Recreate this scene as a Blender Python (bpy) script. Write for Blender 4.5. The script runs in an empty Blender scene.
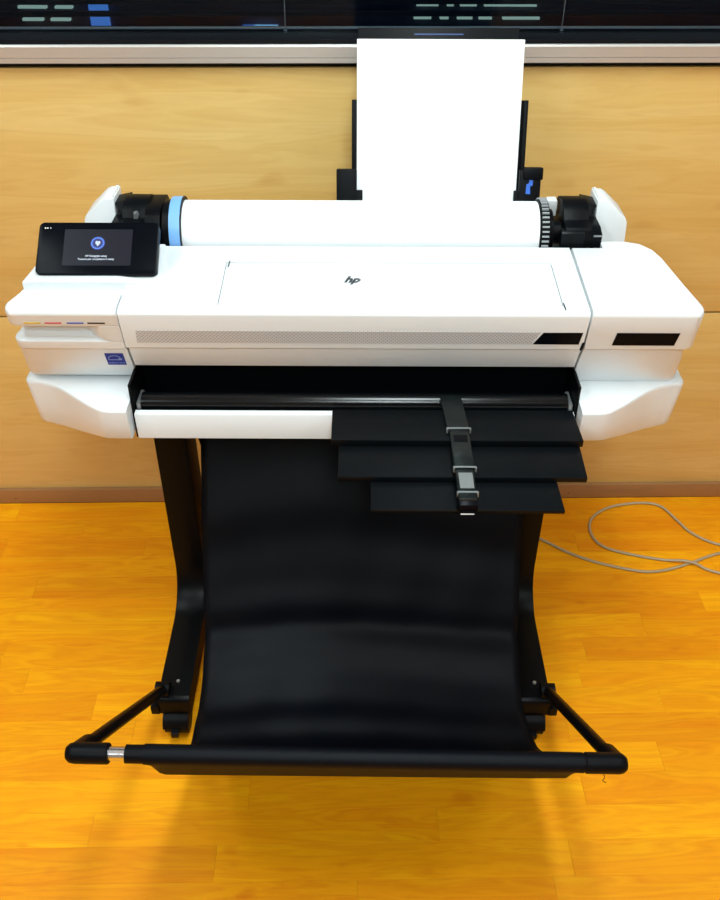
import bpy, bmesh, math, random
from mathutils import Vector, Matrix
random.seed(7)
R = math.radians
S = bpy.context.scene
COL = S.collection

# ------------------------------------------------------------------ camera, world, light, exposure
cam_d = bpy.data.cameras.new('camera'); cam = bpy.data.objects.new('camera', cam_d); COL.objects.link(cam)
cam_d.sensor_width = 36; cam_d.lens = 36.0; cam_d.clip_start = 0.05
cam.matrix_world = Matrix.Translation((0, 0, 1.5)) @ Matrix.Rotation(R(52), 4, 'X') @ Matrix.Rotation(0.0044, 4, 'Z')
S.camera = cam
w = bpy.data.worlds.new('night'); S.world = w; w.use_nodes = True
w.node_tree.nodes['Background'].inputs[0].default_value = (0.10, 0.14, 0.30, 1)
w.node_tree.nodes['Background'].inputs[1].default_value = 0.12
S.view_settings.view_transform = 'Standard'; S.view_settings.look = 'None'
S.view_settings.gamma = 1.0; S.view_settings.use_curve_mapping = False
S.view_settings.exposure = 0.0
LAMPS = [(-1.45, 0.75), (0.15, 0.75), (1.75, 0.75), (-1.45, -1.2), (0.15, -1.2), (1.75, -1.2)]
LAMP_W = {0: 20, 1: 35, 2: 11, 3: 24, 4: 44, 5: 14}
for i, (lx, ly) in enumerate(LAMPS):
    ld = bpy.data.lights.new('ceiling_tube_light', 'AREA'); ld.shape = 'RECTANGLE'
    ld.size = 0.34; ld.size_y = 1.15; ld.energy = LAMP_W[i]; ld.color = (0.84, 0.97, 1.0)
    lo = bpy.data.objects.new('ceiling_tube_light', ld); COL.objects.link(lo); lo.location = (lx, ly, 2.66)

# ------------------------------------------------------------------ materials
def nd(nt, t, **k):
    n = nt.nodes.new(t)
    for a, b in k.items(): setattr(n, a, b)
    return n
def mat(name, col, rough=0.4, metal=0.0, spec=0.5, emit=None, es=0.0, alpha=None, trans=0.0, coat=0.0, bump=None):
    m = bpy.data.materials.new(name); m.use_nodes = True
    nt = m.node_tree; b = nt.nodes['Principled BSDF']
    b.inputs['Base Color'].default_value = (*col, 1)
    b.inputs['Roughness'].default_value = rough; b.inputs['Metallic'].default_value = metal
    b.inputs['Specular IOR Level'].default_value = spec
    b.inputs['Transmission Weight'].default_value = trans; b.inputs['Coat Weight'].default_value = coat
    if emit: b.inputs['Emission Color'].default_value = (*emit, 1); b.inputs['Emission Strength'].default_value = es
    tc = nd(nt, 'ShaderNodeTexCoord'); nz = nd(nt, 'ShaderNodeTexNoise'); nz.inputs['Scale'].default_value = bump[0] if bump else 220
    nt.links.new(tc.outputs['Object'], nz.inputs['Vector'])
    bp = nd(nt, 'ShaderNodeBump'); bp.inputs['Strength'].default_value = bump[1] if bump else 0.03
    bp.inputs['Distance'].default_value = 0.001
    nt.links.new(nz.outputs['Fac'], bp.inputs['Height']); nt.links.new(bp.outputs['Normal'], b.inputs['Normal'])
    return m
def wood(name, c1, c2, c3, rough, scale, rnd_amt, coat=0.0, seed=0.0, spec=0.5, fig=0.75):
    """procedural timber: long grain along local X, cathedral figure, small flecks, per-piece tone"""
    m = bpy.data.materials.new(name); m.use_nodes = True
    nt = m.node_tree; L = nt.links.new; b = nt.nodes['Principled BSDF']
    tc = nd(nt, 'ShaderNodeTexCoord'); oi = nd(nt, 'ShaderNodeObjectInfo')
    mul = nd(nt, 'ShaderNodeMath', operation='MULTIPLY'); mul.inputs[1].default_value = 57.0; L(oi.outputs['Random'], mul.inputs[0])
    off = nd(nt, 'ShaderNodeCombineXYZ'); L(mul.outputs[0], off.inputs[0]); L(mul.outputs[0], off.inputs[1]); off.inputs[2].default_value = seed
    add = nd(nt, 'ShaderNodeVectorMath', operation='ADD'); L(tc.outputs['Object'], add.inputs[0]); L(off.outputs[0], add.inputs[1])
    mp = nd(nt, 'ShaderNodeMapping'); mp.inputs['Scale'].default_value = (1.1*scale, 11*scale, 11*scale); L(add.outputs[0], mp.inputs[0])
    n1 = nd(nt, 'ShaderNodeTexNoise'); n1.inputs['Scale'].default_value = 1.0; n1.inputs['Detail'].default_value = 5; n1.inputs['Distortion'].default_value = 0.6; L(mp.outputs[0], n1.inputs['Vector'])
    mp2 = nd(nt, 'ShaderNodeMapping'); mp2.inputs['Scale'].default_value = (7*scale, 130*scale, 130*scale); L(add.outputs[0], mp2.inputs[0])
    n2 = nd(nt, 'ShaderNodeTexNoise'); n2.inputs['Scale'].default_value = 1.0; n2.inputs['Detail'].default_value = 3; L(mp2.outputs[0], n2.inputs['Vector'])
    # ring figure
    ring = nd(nt, 'ShaderNodeMath', operation='MULTIPLY'); ring.inputs[1].default_value = 9.0; L(n1.outputs['Fac'], ring.inputs[0])
    fr = nd(nt, 'ShaderNodeMath', operation='FRACT'); L(ring.outputs[0], fr.inputs[0])
    pp = nd(nt, 'ShaderNodeMath', operation='PINGPONG'); pp.inputs[1].default_value = 0.5; L(ring.outputs[0], pp.inputs[0])
    mx = nd(nt, 'ShaderNodeMix', data_type='RGBA'); mx.inputs[6].default_value = (*c1, 1); mx.inputs[7].default_value = (*c2, 1)
    cr = nd(nt, 'ShaderNodeMapRange'); cr.inputs[1].default_value = 0.3; cr.inputs[2].default_value = 0.75; L(n1.outputs['Fac'], cr.inputs[0])
    L(cr.outputs[0], mx.inputs[0])
    mx2 = nd(nt, 'ShaderNodeMix', data_type='RGBA'); mx2.inputs[7].default_value = (*c3, 1); L(mx.outputs[2], mx2.inputs[6])
    a1 = nd(nt, 'ShaderNodeMath', operation='MULTIPLY'); L(pp.outputs[0], a1.inputs[0]); L(n2.outputs['Fac'], a1.inputs[1])
    a2 = nd(nt, 'ShaderNodeMath', operation='MULTIPLY'); a2.inputs[1].default_value = fig; L(a1.outputs[0], a2.inputs[0])
    # flecks / knots
    mp3 = nd(nt, 'ShaderNodeMapping'); mp3.inputs['Scale'].default_value = (3.2*scale, 7*scale, 7*scale); L(add.outputs[0], mp3.inputs[0])
    n3 = nd(nt, 'ShaderNodeTexNoise'); n3.inputs['Scale'].default_value = 1.7; n3.inputs['Detail'].default_value = 1; L(mp3.outputs[0], n3.inputs['Vector'])
    k = nd(nt, 'ShaderNodeMapRange'); k.inputs[1].default_value = 0.68; k.inputs[2].default_value = 0.80; k.inputs[4].default_value = 0.4; L(n3.outputs['Fac'], k.inputs[0])
    a3 = nd(nt, 'ShaderNodeMath', operation='ADD', use_clamp=True); L(a2.outputs[0], a3.inputs[0]); L(k.outputs[0], a3.inputs[1])
    L(a3.outputs[0], mx2.inputs[0])
    hs = nd(nt, 'ShaderNodeHueSaturation')
    mr = nd(nt, 'ShaderNodeMapRange'); mr.inputs[3].default_value = 1 - rnd_amt; mr.inputs[4].default_value = 1 + rnd_amt*0.7; L(oi.outputs['Random'], mr.inputs[0]); L(mr.outputs[0], hs.inputs['Value'])
    mh = nd(nt, 'ShaderNodeMapRange'); mh.inputs[3].default_value = 0.5 - rnd_amt*0.055; mh.inputs[4].default_value = 0.5 + rnd_amt*0.055; L(oi.outputs['Random'], mh.inputs[0]); L(mh.outputs[0], hs.inputs['Hue'])
    L(mx2.outputs[2], hs.inputs['Color']); L(hs.outputs[0], b.inputs['Base Color'])
    b.inputs['Roughness'].default_value = rough; b.inputs['Coat Weight'].default_value = coat; b.inputs['Coat Roughness'].default_value = 0.25
    b.inputs['Specular IOR Level'].default_value = spec
    bp = nd(nt, 'ShaderNodeBump'); bp.inputs['Strength'].default_value = 0.05; bp.inputs['Distance'].default_value = 0.0006
    L(n2.outputs['Fac'], bp.inputs['Height']); L(bp.outputs['Normal'], b.inputs['Normal'])
    return m

M = {}
M['white'] = mat('white_plastic', (0.765, 0.80, 0.815), 0.38)
M['white_top'] = M['white']
M['offwhite'] = mat('offwhite_plastic', (0.70, 0.71, 0.70), 0.45)
M['paper'] = mat('white_paper', (0.90, 0.92, 0.93), 0.75, spec=0.2, bump=(300, 0.05))
M['black'] = mat('black_plastic', (0.0018, 0.0022, 0.0032), 0.42, spec=0.11)
M['gloss'] = mat('glossy_black', (0.0022, 0.0030, 0.0050), 0.26, spec=0.05)
M['tray'] = mat('charcoal_tray_plastic', (0.0024, 0.0034, 0.0044), 0.36, spec=0.14)
M['arm'] = mat('dark_green_grey_plastic', (0.006, 0.009, 0.009), 0.25, spec=0.40)
M['metal_black'] = mat('black_powder_coat', (0.0018, 0.0022, 0.0030), 0.34, spec=0.11, bump=(900, 0.06))
M['cloth'] = mat('black_fabric', (0.0014, 0.0021, 0.0040), 0.48, spec=0.11, bump=(1400, 0.25))
M['roller'] = mat('ribbed_roller', (0.003, 0.004, 0.005), 0.17, spec=0.35, bump=(700, 0.08))
M['chrome'] = mat('bright_steel', (0.75, 0.76, 0.80), 0.22, metal=1.0)
M['grey'] = mat('grey_metal', (0.30, 0.32, 0.32), 0.35, metal=0.6)
M['blue_hub'] = mat('blue_plastic_mark', (0.05, 0.16, 0.62), 0.3)
M['blue_pale'] = mat('frosted_blue_plastic', (0.20, 0.44, 0.82), 0.3)
M['sticker'] = mat('blue_sticker', (0.006, 0.012, 0.26), 0.4, spec=0.2)
M['stickerw'] = mat('sticker_white', (0.22, 0.28, 0.60), 0.4)
M['yellow'] = mat('yellow_ink_mark', (0.72, 0.52, 0.05), 0.4)
M['magenta'] = mat('magenta_ink_mark', (0.62, 0.08, 0.12), 0.4)
M['cyan'] = mat('blue_ink_mark', (0.05, 0.12, 0.50), 0.4)
M['inkblack'] = mat('black_ink_mark', (0.01, 0.01, 0.012), 0.4)
M['logo'] = mat('logo_ink', (0.03, 0.035, 0.04), 0.4)
M['screen'] = mat('lcd_screen', (0.003, 0.003, 0.005), 0.3, spec=0.2, emit=(0.012, 0.013, 0.022), es=1.0)
M['scr_blue'] = mat('lcd_blue', (0.01, 0.02, 0.1), 0.4, emit=(0.10, 0.28, 1.0), es=0.75)
M['scr_glow'] = mat('lcd_deep_blue', (0.01, 0.01, 0.05), 0.4, emit=(0.005, 0.012, 0.16), es=0.8)
M['scr_white'] = mat('lcd_white', (0.1, 0.1, 0.1), 0.4, emit=(0.70, 0.85, 1.0), es=0.75)
M['alu'] = mat('brushed_aluminium', (0.60, 0.57, 0.53), 0.42, metal=0.55, bump=(60, 0.04))
M['dark_gap'] = mat('dark_seal', (0.035, 0.028, 0.014), 0.6)
M['frame'] = mat('dark_window_frame', (0.004, 0.005, 0.007), 0.4, spec=0.2)
M['slat'] = mat('dark_blind_slat', (0.006, 0.008, 0.013), 0.3, spec=0.3)
M['rail'] = mat('blind_rail', (0.35, 0.38, 0.40), 0.35, metal=0.5)
M['cord'] = mat('pale_cord', (0.30, 0.31, 0.30), 0.6)
M['cable'] = mat('beige_cable', (0.42, 0.33, 0.20), 0.45)
M['base'] = mat('satin_brown_skirting', (0.36, 0.20, 0.085), 0.35, metal=0.25, bump=(40, 0.05))
M['plaster'] = mat('painted_plaster', (0.42, 0.41, 0.39), 0.9, bump=(80, 0.1))
M['subfloor'] = mat('subfloor', (0.45, 0.17, 0.01), 0.8)
M['lamp'] = mat('lamp_diffuser', (0.9, 0.9, 0.9), 0.6, emit=(0.92, 1.0, 0.98), es=3.0)
M['facade'] = mat('night_facade', (0.06, 0.07, 0.11), 0.8)
M['neon'] = mat('blue_streak_glow', (0.02, 0.05, 0.2), 0.5, emit=(0.09, 0.26, 0.72), es=0.8)  # made-up glow for the blue streak in the window glass
M['streak_pale'] = mat('pale_streak_glow', (0.1, 0.2, 0.3), 0.5, emit=(0.30, 0.60, 0.85), es=1.3)  # made-up glow for the small pale streak in the glass
M['wallwood'] = wood('maple_panel', (0.77, 0.54, 0.195), (0.70, 0.44, 0.125), (0.56, 0.28, 0.06), 0.42, 1.6, 0.0, seed=3.3)
M['floorwood'] = wood('beech_laminate', (0.92, 0.41, 0.004), (0.86, 0.29, 0.003), (0.66, 0.15, 0.002), 0.40, 2.2, 0.09, coat=0.0, spec=0.2, fig=1.3)

# glass
g = bpy.data.materials.new('window_glass'); g.use_nodes = True; nt = g.node_tree
for n in list(nt.nodes): nt.nodes.remove(n)
out = nd(nt, 'ShaderNodeOutputMaterial'); tr = nd(nt, 'ShaderNodeBsdfTransparent'); gl = nd(nt, 'ShaderNodeBsdfGlossy'); fz = nd(nt, 'ShaderNodeFresnel'); ms = nd(nt, 'ShaderNodeMixShader')
tr.inputs[0].default_value = (0.82, 0.88, 0.92, 1); gl.inputs['Roughness'].default_value = 0.02; fz.inputs[0].default_value = 1.25
nt.links.new(fz.outputs[0], ms.inputs[0]); nt.links.new(tr.outputs[0], ms.inputs[1]); nt.links.new(gl.outputs[0], ms.inputs[2]); nt.links.new(ms.outputs[0], out.inputs[0])
M['glass'] = g
# perforated strip: tiny holes, far below 10 px each
p = bpy.data.materials.new('perforated_strip'); p.use_nodes = True; nt = p.node_tree; b = nt.nodes['Principled BSDF']; L = nt.links.new
tc = nd(nt, 'ShaderNodeTexCoord'); mp = nd(nt, 'ShaderNodeMapping'); mp.inputs['Scale'].default_value = (235, 235, 235); mp.inputs['Rotation'].default_value = (0, R(45), 0); L(tc.outputs['Object'], mp.inputs[0])
sx = nd(nt, 'ShaderNodeSeparateXYZ'); L(mp.outputs[0], sx.inputs[0])
def wrap(o):
    f1 = nd(nt, 'ShaderNodeMath', operation='FRACT'); L(o, f1.inputs[0])
    s1 = nd(nt, 'ShaderNodeMath', operation='SUBTRACT'); s1.inputs[1].default_value = 0.5; L(f1.outputs[0], s1.inputs[0])
    q = nd(nt, 'ShaderNodeMath', operation='MULTIPLY'); L(s1.outputs[0], q.inputs[0]); L(s1.outputs[0], q.inputs[1]); return q.outputs[0]
ad = nd(nt, 'ShaderNodeMath', operation='ADD'); L(wrap(sx.outputs[0]), ad.inputs[0]); L(wrap(sx.outputs[2]), ad.inputs[1])
lt = nd(nt, 'ShaderNodeMath', operation='LESS_THAN'); lt.inputs[1].default_value = 0.085; L(ad.outputs[0], lt.inputs[0])
mx = nd(nt, 'ShaderNodeMix', data_type='RGBA'); mx.inputs[6].default_value = (0.62, 0.64, 0.66, 1); mx.inputs[7].default_value = (0.36, 0.39, 0.43, 1); L(lt.outputs[0], mx.inputs[0]); L(mx.outputs[2], b.inputs['Base Color'])
b.inputs['Roughness'].default_value = 0.45; M['perf'] = p

# ------------------------------------------------------------------ helpers
WL = {}      # world location of each object's origin (nothing below a thing is rotated)
def link(name, me, m, parent=None, loc=(0, 0, 0), smooth=35):
    o = bpy.data.objects.new(name, me); COL.objects.link(o)
    if m and not me.materials: me.materials.append(M[m])
    WL[o.name] = Vector(loc)
    if parent is not None:
        o.parent = parent; o.location = Vector(loc) - WL[parent.name]
    else: o.location = loc
    if smooth:
        for f in me.polygons: f.use_smooth = True
        me.set_sharp_from_angle(angle=R(smooth))
    return o
def mesh(name, vs, fs, m, parent=None, bevel=0, seg=2, smooth=35, origin=None):
    vs = [Vector(v) for v in vs]
    if origin is None:
        lo = Vector([min(v[i] for v in vs) for i in range(3)]); hi = Vector([max(v[i] for v in vs) for i in range(3)])
        origin = ((lo.x+hi.x)/2, (lo.y+hi.y)/2, lo.z)
    oc = Vector(origin)
    bm = bmesh.new(); bv = [bm.verts.new(v - oc) for v in vs]
    for f in fs:
        try: bm.faces.new([bv[i] for i in f])
        except ValueError: pass
    bmesh.ops.remove_doubles(bm, verts=bm.verts, dist=1e-6)
    bmesh.ops.recalc_face_normals(bm, faces=bm.faces)
    if bevel:
        es = [e for e in bm.edges if len(e.link_faces) == 2 and e.calc_face_angle(0) > R(28)]
        bmesh.ops.bevel(bm, geom=es, offset=bevel, segments=seg, profile=0.6, affect='EDGES', clamp_overlap=True)
    me = bpy.data.meshes.new(name); bm.to_mesh(me); bm.free()
    return link(name, me, m, parent, oc, smooth)
def prism_x(prof, x0, x1, off=0):           # (y,z) outline pushed along X -> verts, faces
    n = len(prof)
    vs = [(x0, y, z) for y, z in prof] + [(x1, y, z) for y, z in prof]
    fs = [tuple(range(n)), tuple(range(n, 2*n))] + [(i, (i+1) % n, n+(i+1) % n, n+i) for i in range(n)]
    return vs, [tuple(a+off for a in f) for f in fs]
def prism(name, prof, x0, x1, m, parent=None, bevel=0, **k):
    return mesh(name, *prism_x(prof, x0, x1), m, parent, bevel, **k)
def boxv(x0, x1, y0, y1, z0, z1): return prism_x([(y0, z0), (y1, z0), (y1, z1), (y0, z1)], x0, x1)
def box(name, x0, x1, y0, y1, z0, z1, m, parent=None, bevel=0, **k):
    return mesh(name, *boxv(x0, x1, y0, y1, z0, z1), m, parent, bevel, **k)
def join(*parts):
    V, F = [], []
    for v, f in parts:
        o = len(V); V += list(v); F += [tuple(a+o for a in q) for q in f]
    return V, F
def loft(rows, closed=True, caps=True):
    n = len(rows[0]); V = [v for r in rows for v in r]; F = []
    for i in range(len(rows)-1):
        for j in range(n if closed else n-1):
            k = (j+1) % n; F.append((i*n+j, i*n+k, (i+1)*n+k, (i+1)*n+j))
    if caps: F += [tuple(range(n)), tuple(range((len(rows)-1)*n, len(rows)*n))]
    return V, F
def cyl(p0, p1, r, n=20, r1=None):
    p0, p1 = Vector(p0), Vector(p1); d = (p1-p0).normalized()
    a = d.orthogonal().normalized(); b_ = d.cross(a)
    r1 = r if r1 is None else r1
    return loft([[p + (a*math.cos(2*math.pi*i/n) + b_*math.sin(2*math.pi*i/n))*q for i in range(n)] for p, q in ((p0, r), (p1, r1))])
def lathe_x(cy, cz, prof, n=32, caps=True):            # prof: (x, r) along X
    return loft([[(x, cy+r*math.cos(2*math.pi*i/n), cz+r*math.sin(2*math.pi*i/n)) for i in range(n)] for x, r in prof], caps=caps)
def spline(pts, k=8):
    P = [Vector(q) for q in pts]; P = [2*P[0]-P[1]] + P + [2*P[-1]-P[-2]]; o = []
    for i in range(1, len(P)-2):
        for s in range(k):
            t = s/k; a, b_, c, d = P[i-1], P[i], P[i+1], P[i+2]
            o.append(0.5*((2*b_) + (c-a)*t + (2*a-5*b_+4*c-d)*t*t + (3*b_-a-3*c+d)*t**3))
    return o + [P[-2]]
def tube(pts, r, n=8):
    rows = []
    for i, q in enumerate(pts):
        d = (pts[min(i+1, len(pts)-1)] - pts[max(i-1, 0)]).normalized()
        a = d.cross(Vector((0, 0, 1)));  a = a.normalized() if a.length > 1e-3 else Vector((1, 0, 0))
        b_ = d.cross(a)
        rows.append([q + (a*math.cos(2*math.pi*j/n) + b_*math.sin(2*math.pi*j/n))*r for j in range(n)])
    return loft(rows)
def empty(name, loc):
    o = bpy.data.objects.new(name, None); COL.objects.link(o); o.location = loc; WL[o.name] = Vector(loc); o.empty_display_size = 0.1; return o
def tag(o, label, cat, group=None):
    o['label'] = label; o['category'] = cat
    if group: o['group'] = group
    return o
def struct(o, label=None):
    o['kind'] = 'structure'
    if label: o['label'] = label
    return o
def sm(a, b_, t):
    t = max(0, min(1, (t-a)/(b_-a))); return t*t*(3-2*t)
def text(name, s, size, m, parent, mw, shear=0, depth=0.0003, spacing=1.0, bold=0):
    cu = bpy.data.curves.new(name, 'FONT'); cu.body = s; cu.size = size; cu.align_x = 'CENTER'; cu.align_y = 'CENTER'
    cu.shear = shear; cu.extrude = depth; cu.space_character = spacing; cu.offset = bold
    t = bpy.data.objects.new(name + '_tmp', cu); COL.objects.link(t)
    dg = bpy.context.evaluated_depsgraph_get(); me = bpy.data.meshes.new_from_object(t.evaluated_get(dg))
    bpy.data.objects.remove(t); bpy.data.curves.remove(cu)
    me.transform(mw.to_3x3().to_4x4()); me.materials.clear(); me.name = name
    return link(name, me, m, parent, mw.translation, 0)
def frame_m(o, ex, ey):                     # matrix with local X, Y axes and origin
    ex = Vector(ex).normalized(); ez = ex.cross(Vector(ey)).normalized(); ey = ez.cross(ex)
    m = Matrix((ex, ey, ez)).transposed().to_4x4(); m.translation = Vector(o); return m
def plate(name, mw, pts, th, m, parent, bevel=0):     # flat outline in the plane mw, thickness th
    n = len(pts); V = [mw @ Vector((x, y, 0)) for x, y in pts] + [mw @ Vector((x, y, th)) for x, y in pts]
    F = [tuple(range(n)), tuple(range(n, 2*n))] + [(i, (i+1) % n, n+(i+1) % n, n+i) for i in range(n)]
    return mesh(name, V, F, m, parent, bevel)
def rrect(x0, x1, y0, y1, r, n=5):
    o = []
    for cx, cy, a0 in ((x1-r, y1-r, 0), (x0+r, y1-r, 90), (x0+r, y0+r, 180), (x1-r, y0+r, 270)):
        for i in range(n+1):
            a = R(a0 + 90*i/n); o.append((cx+r*math.cos(a), cy+r*math.sin(a)))
    return o

# ------------------------------------------------------------------ the room (wall turned 1.2 deg to the printer)
WROT = R(1.225); WY = 1.7147
WM = Matrix.Translation((0, WY, 0)) @ Matrix.Rotation(WROT, 4, 'Z')
def wall_obj(o):                            # give a top-level piece modelled in wall coordinates its place
    o.matrix_world = WM @ Matrix.Translation(WL[o.name]); return o
RX, RZ, RYF = 3.2, 2.75, -3.4
# wall below the window: backing, two timber panels, recessed seam
wall = wall_obj(struct(box('wall_back', -RX, RX, 0.022, 0.10, 0.0, 1.046, 'dark_gap', origin=(0, 0, 0), smooth=0), 'timber panelled wall below the dark window'))
def on_wall(name, *a, **k):
    return box(name, *a, parent=wall, **k)
on_wall('wood_panel', -RX, RX, 0.010, 0.022, 0.5285, 1.0385, m='wallwood', bevel=0.0012)
on_wall('wood_panel', -RX, RX, 0.010, 0.022, 0.030, 0.5235, m='wallwood', bevel=0.0012)
bb = wall_obj(struct(box('baseboard_back', -RX, RX, 0.0, 0.012, 0.0, 0.043, 'base', bevel=0.0025, origin=(0, 0, 0)), 'satin brown skirting along the panelled wall'))
for x in (-0.86, 0.50, 0.527):
    mesh('screw', *cyl((x, -0.0008, 0.016), (x, 0.002, 0.016), 0.0016, 8), 'dark_gap', bb)
wall_obj(struct(prism('trim_1', [(-0.004, 1.0500), (-0.004, 1.0585), (-0.0025, 1.0590), (-0.004, 1.0595), (-0.004, 1.0775), (-0.001, 1.0805), (0.004, 1.0805), (0.004, 1.0500)], -RX, RX, 'alu', origin=(0, 0, 0)), 'brushed aluminium window sill profile'))
# upper wall, side walls, ceiling
wall_obj(struct(box('wall_upper', -RX, RX, 0.02, 0.14, 2.35, RZ, 'plaster', origin=(0, 0, 0)), 'plain painted wall over the window'))
struct(box('wall_left', -RX-0.1, -RX, RYF, 1.66, 0, RZ, 'plaster'))
struct(box('wall_right', RX, RX+0.1, RYF, 1.80, 0, RZ, 'plaster'))
struct(box('wall_front', -RX, RX, RYF-0.1, RYF, 0, RZ, 'plaster'))
ceil = struct(box('ceiling', -RX, RX, RYF, 1.66, RZ, RZ+0.1, 'plaster'))
# floor: subfloor slab with beech laminate strips laid one by one
FM = Matrix.Translation((0, WY, 0)) @ Matrix.Rotation(WROT, 4, 'Z')
floor = struct(box('floor', -RX, RX, RYF-1.75, 0.0, -0.03, -0.006, 'subfloor', origin=(0, 0, 0)), 'orange beech laminate floor in short strips')
floor.matrix_world = FM
SW = 0.0645
lens = (0.33, 0.42, 0.52, 0.61)
pm = []
for l in lens:
    V, F = boxv(0.00012, l-0.00012, 0.00008, SW-0.00008, -0.006, 0.0)
    o_ = mesh('plank', V, F, 'floorwood', None, bevel=0.00015, seg=1, origin=(0, 0, 0), smooth=0); pm.append(o_.data); bpy.data.objects.remove(o_)
far_v, far_f = [], []
rowi = 0; y = 0.0; cnt = 0
rr = random.Random(21)
while y > RYF-1.72:
    y -= SW; x = -RX + rr.uniform(-0.5, 0.0)
    near = y > -1.36
    while x < RX:
        li = rr.randrange(4); l = lens[li]
        if near and x+l > -1.15 and x < 1.15 and cnt < 300:
            o_ = bpy.data.objects.new('plank', pm[li]); COL.objects.link(o_); o_.parent = floor; o_.location = (x, y, 0); cnt += 1
        elif x+l > -RX:
            xa, xb = max(x, -RX), min(x+l, RX)
            V, F = boxv(xa+0.0004, xb-0.0004, y+0.0002, y+SW-0.0002, -0.006, 0.0)
            o = len(far_v); far_v += V; far_f += [tuple(a+o for a in q) for q in F]
        x += l
fp = mesh('plank_field', far_v, far_f, 'floorwood', floor, origin=(0, 0, 0), smooth=0); fp['kind'] = 'stuff'
fp.location = (0, 0, 0)
for o_ in [c for c in wall.children] + [c for c in bb.children]: pass

# window: frame, panes, blind, night outside
win = struct(box('window_1', -RX, RX, 0.008, 0.11, 1.047, 1.0865, 'frame', origin=(0, 0, 0)), 'wide dark window at night'); wall_obj(win)
for (a, b_, c, d) in ((-RX, RX, 2.31, 2.35), (-RX, -RX+0.04, 1.088, 2.31), (RX-0.04, RX, 1.088, 2.31)):
    box('window_frame', a, b_, 0.045, 0.11, c, d, 'frame', win)
for xa, xb in ((-RX+0.04, RX-0.04),):
    box('pane', xa, xb, 0.050, 0.054, 1.0885, 2.3095, 'glass', win, smooth=0)
    box('pane', xa, xb, 0.100, 0.104, 1.0885, 2.3095, 'glass', win, smooth=0)
bl = empty('venetian_blind', (0, 0, 0)); bl.matrix_world = WM @ Matrix.Translation((0, 0.078, 1.0885)); WL[bl.name] = Vector((0, 0.078, 1.0885))
tag(bl, 'dark venetian blind with thin slats between the window panes', 'blind')
box('bottom_rail', -RX+0.05, RX-0.05, 0.074, 0.078, 1.0890, 1.0935, 'rail', bl, bevel=0.001)
sv = []
for i in range(7):
    t = i/6-0.5; sv.append((t*0.019, 0.0022*(1-4*t*t) + t*0.006))
rows = [[(x, a, b_) for a, b_ in sv] + [(x, a, b_-0.0004) for a, b_ in reversed(sv)] for x in (-RX+0.05, RX-0.05)]
s0 = mesh('slat', *loft(rows), 'slat', bl, origin=(0, 0, 0), smooth=50)
for i in range(58):
    s = s0 if i == 0 else s0.copy()
    if i: COL.objects.link(s); s.parent = bl
    s.location = (0, 0, 0.0265 + i*0.0205)
for x in (-0.139, 0.370, -1.25, 1.45):
    cc = mesh('cord', *cyl((x, 0.0655, 1.091), (x+0.006, 0.0655, 2.29), 0.0009, 6), 'cord', bl)
    mesh('cord_knob', *cyl((x, 0.064, 1.0885), (x, 0.064, 1.0925), 0.0038, 10), 'rail', bl)
ob = empty('added_building', (-1.0, 9.0, -9.0)); tag(ob, 'dark building added across the street, its glowing bars standing in for streaks in the window', 'building')  # building put in to carry the glowing streak bars
box('facade', -14, 14, 9.05, 12, -9, 3.0, 'facade', ob)
M['streak_green'] = mat('greenish_streak_glow', (0.1, 0.12, 0.1), 0.5, emit=(0.42, 0.52, 0.40), es=0.9)
for zz, segs in ((-0.500, ((-3.14, -2.95), (-2.88, -2.70))), (-0.395, ((-3.16, -2.90), (-2.82, -2.66))), (-0.470, ((0.48, 0.64), (0.72, 0.80), (0.88, 1.02), (1.08, 1.20), (1.30, 1.64))),
                 (-0.360, ((0.50, 0.70), (0.78, 0.84), (0.90, 1.05), (1.12, 1.60)))):
    for xa, xb in segs: box('streak_bar', xa, xb, 9.0, 9.05, zz-0.010, zz+0.010, 'streak_green', ob)  # glowing bars added in place of ceiling lamp reflections in the window
box('streak_bar', -2.51, -2.34, 9.0, 9.05, -1.5, 0.6, 'neon', ob)  # added glowing bars for the blue and pale streaks, source invented
box('streak_bar', -1.11, -1.00, 9.0, 9.05, -0.60, -0.545, 'neon', ob)
box('streak_bar', -1.00, -0.78, 9.0, 9.05, -0.60, -0.545, 'streak_pale', ob)
struct(box('ground', -20, 20, 1.9, 20, -9.1, -9.0, 'facade'), 'dark street below the window')

# ceiling lamps
for i, (lx, ly) in enumerate(LAMPS):
    lm = empty('ceiling_lamp', (lx, ly, 2.68))
    tag(lm, 'recessed rectangular ceiling lamp with white diffuser', 'lamp', 'ceiling lamps in two rows')
    V, F = join(boxv(lx-0.31, lx-0.29, ly-0.61, ly+0.61, 2.68, RZ), boxv(lx+0.29, lx+0.31, ly-0.61, ly+0.61, 2.68, RZ), boxv(lx-0.29, lx+0.29, ly-0.61, ly-0.59, 2.68, RZ), boxv(lx-0.29, lx+0.29, ly+0.59, ly+0.61, 2.68, RZ))
    mesh('housing', V, F, 'offwhite', lm)
    for k in (-0.18, 0.0, 0.18):
        mesh('tube', *cyl((lx+k, ly-0.57, 2.715), (lx+k, ly+0.57, 2.715), 0.013, 12), 'lamp', lm)

# ------------------------------------------------------------------ the plotter
XC = -0.009
P = empty('plotter', (XC, 1.27, 0.0))
tag(P, 'large white and black roll-fed plotter on a black wheeled stand with fabric basket', 'printer')
def X(u): return XC + u
def ztop(y): return 0.842 + (y-1.172)*0.077

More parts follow.
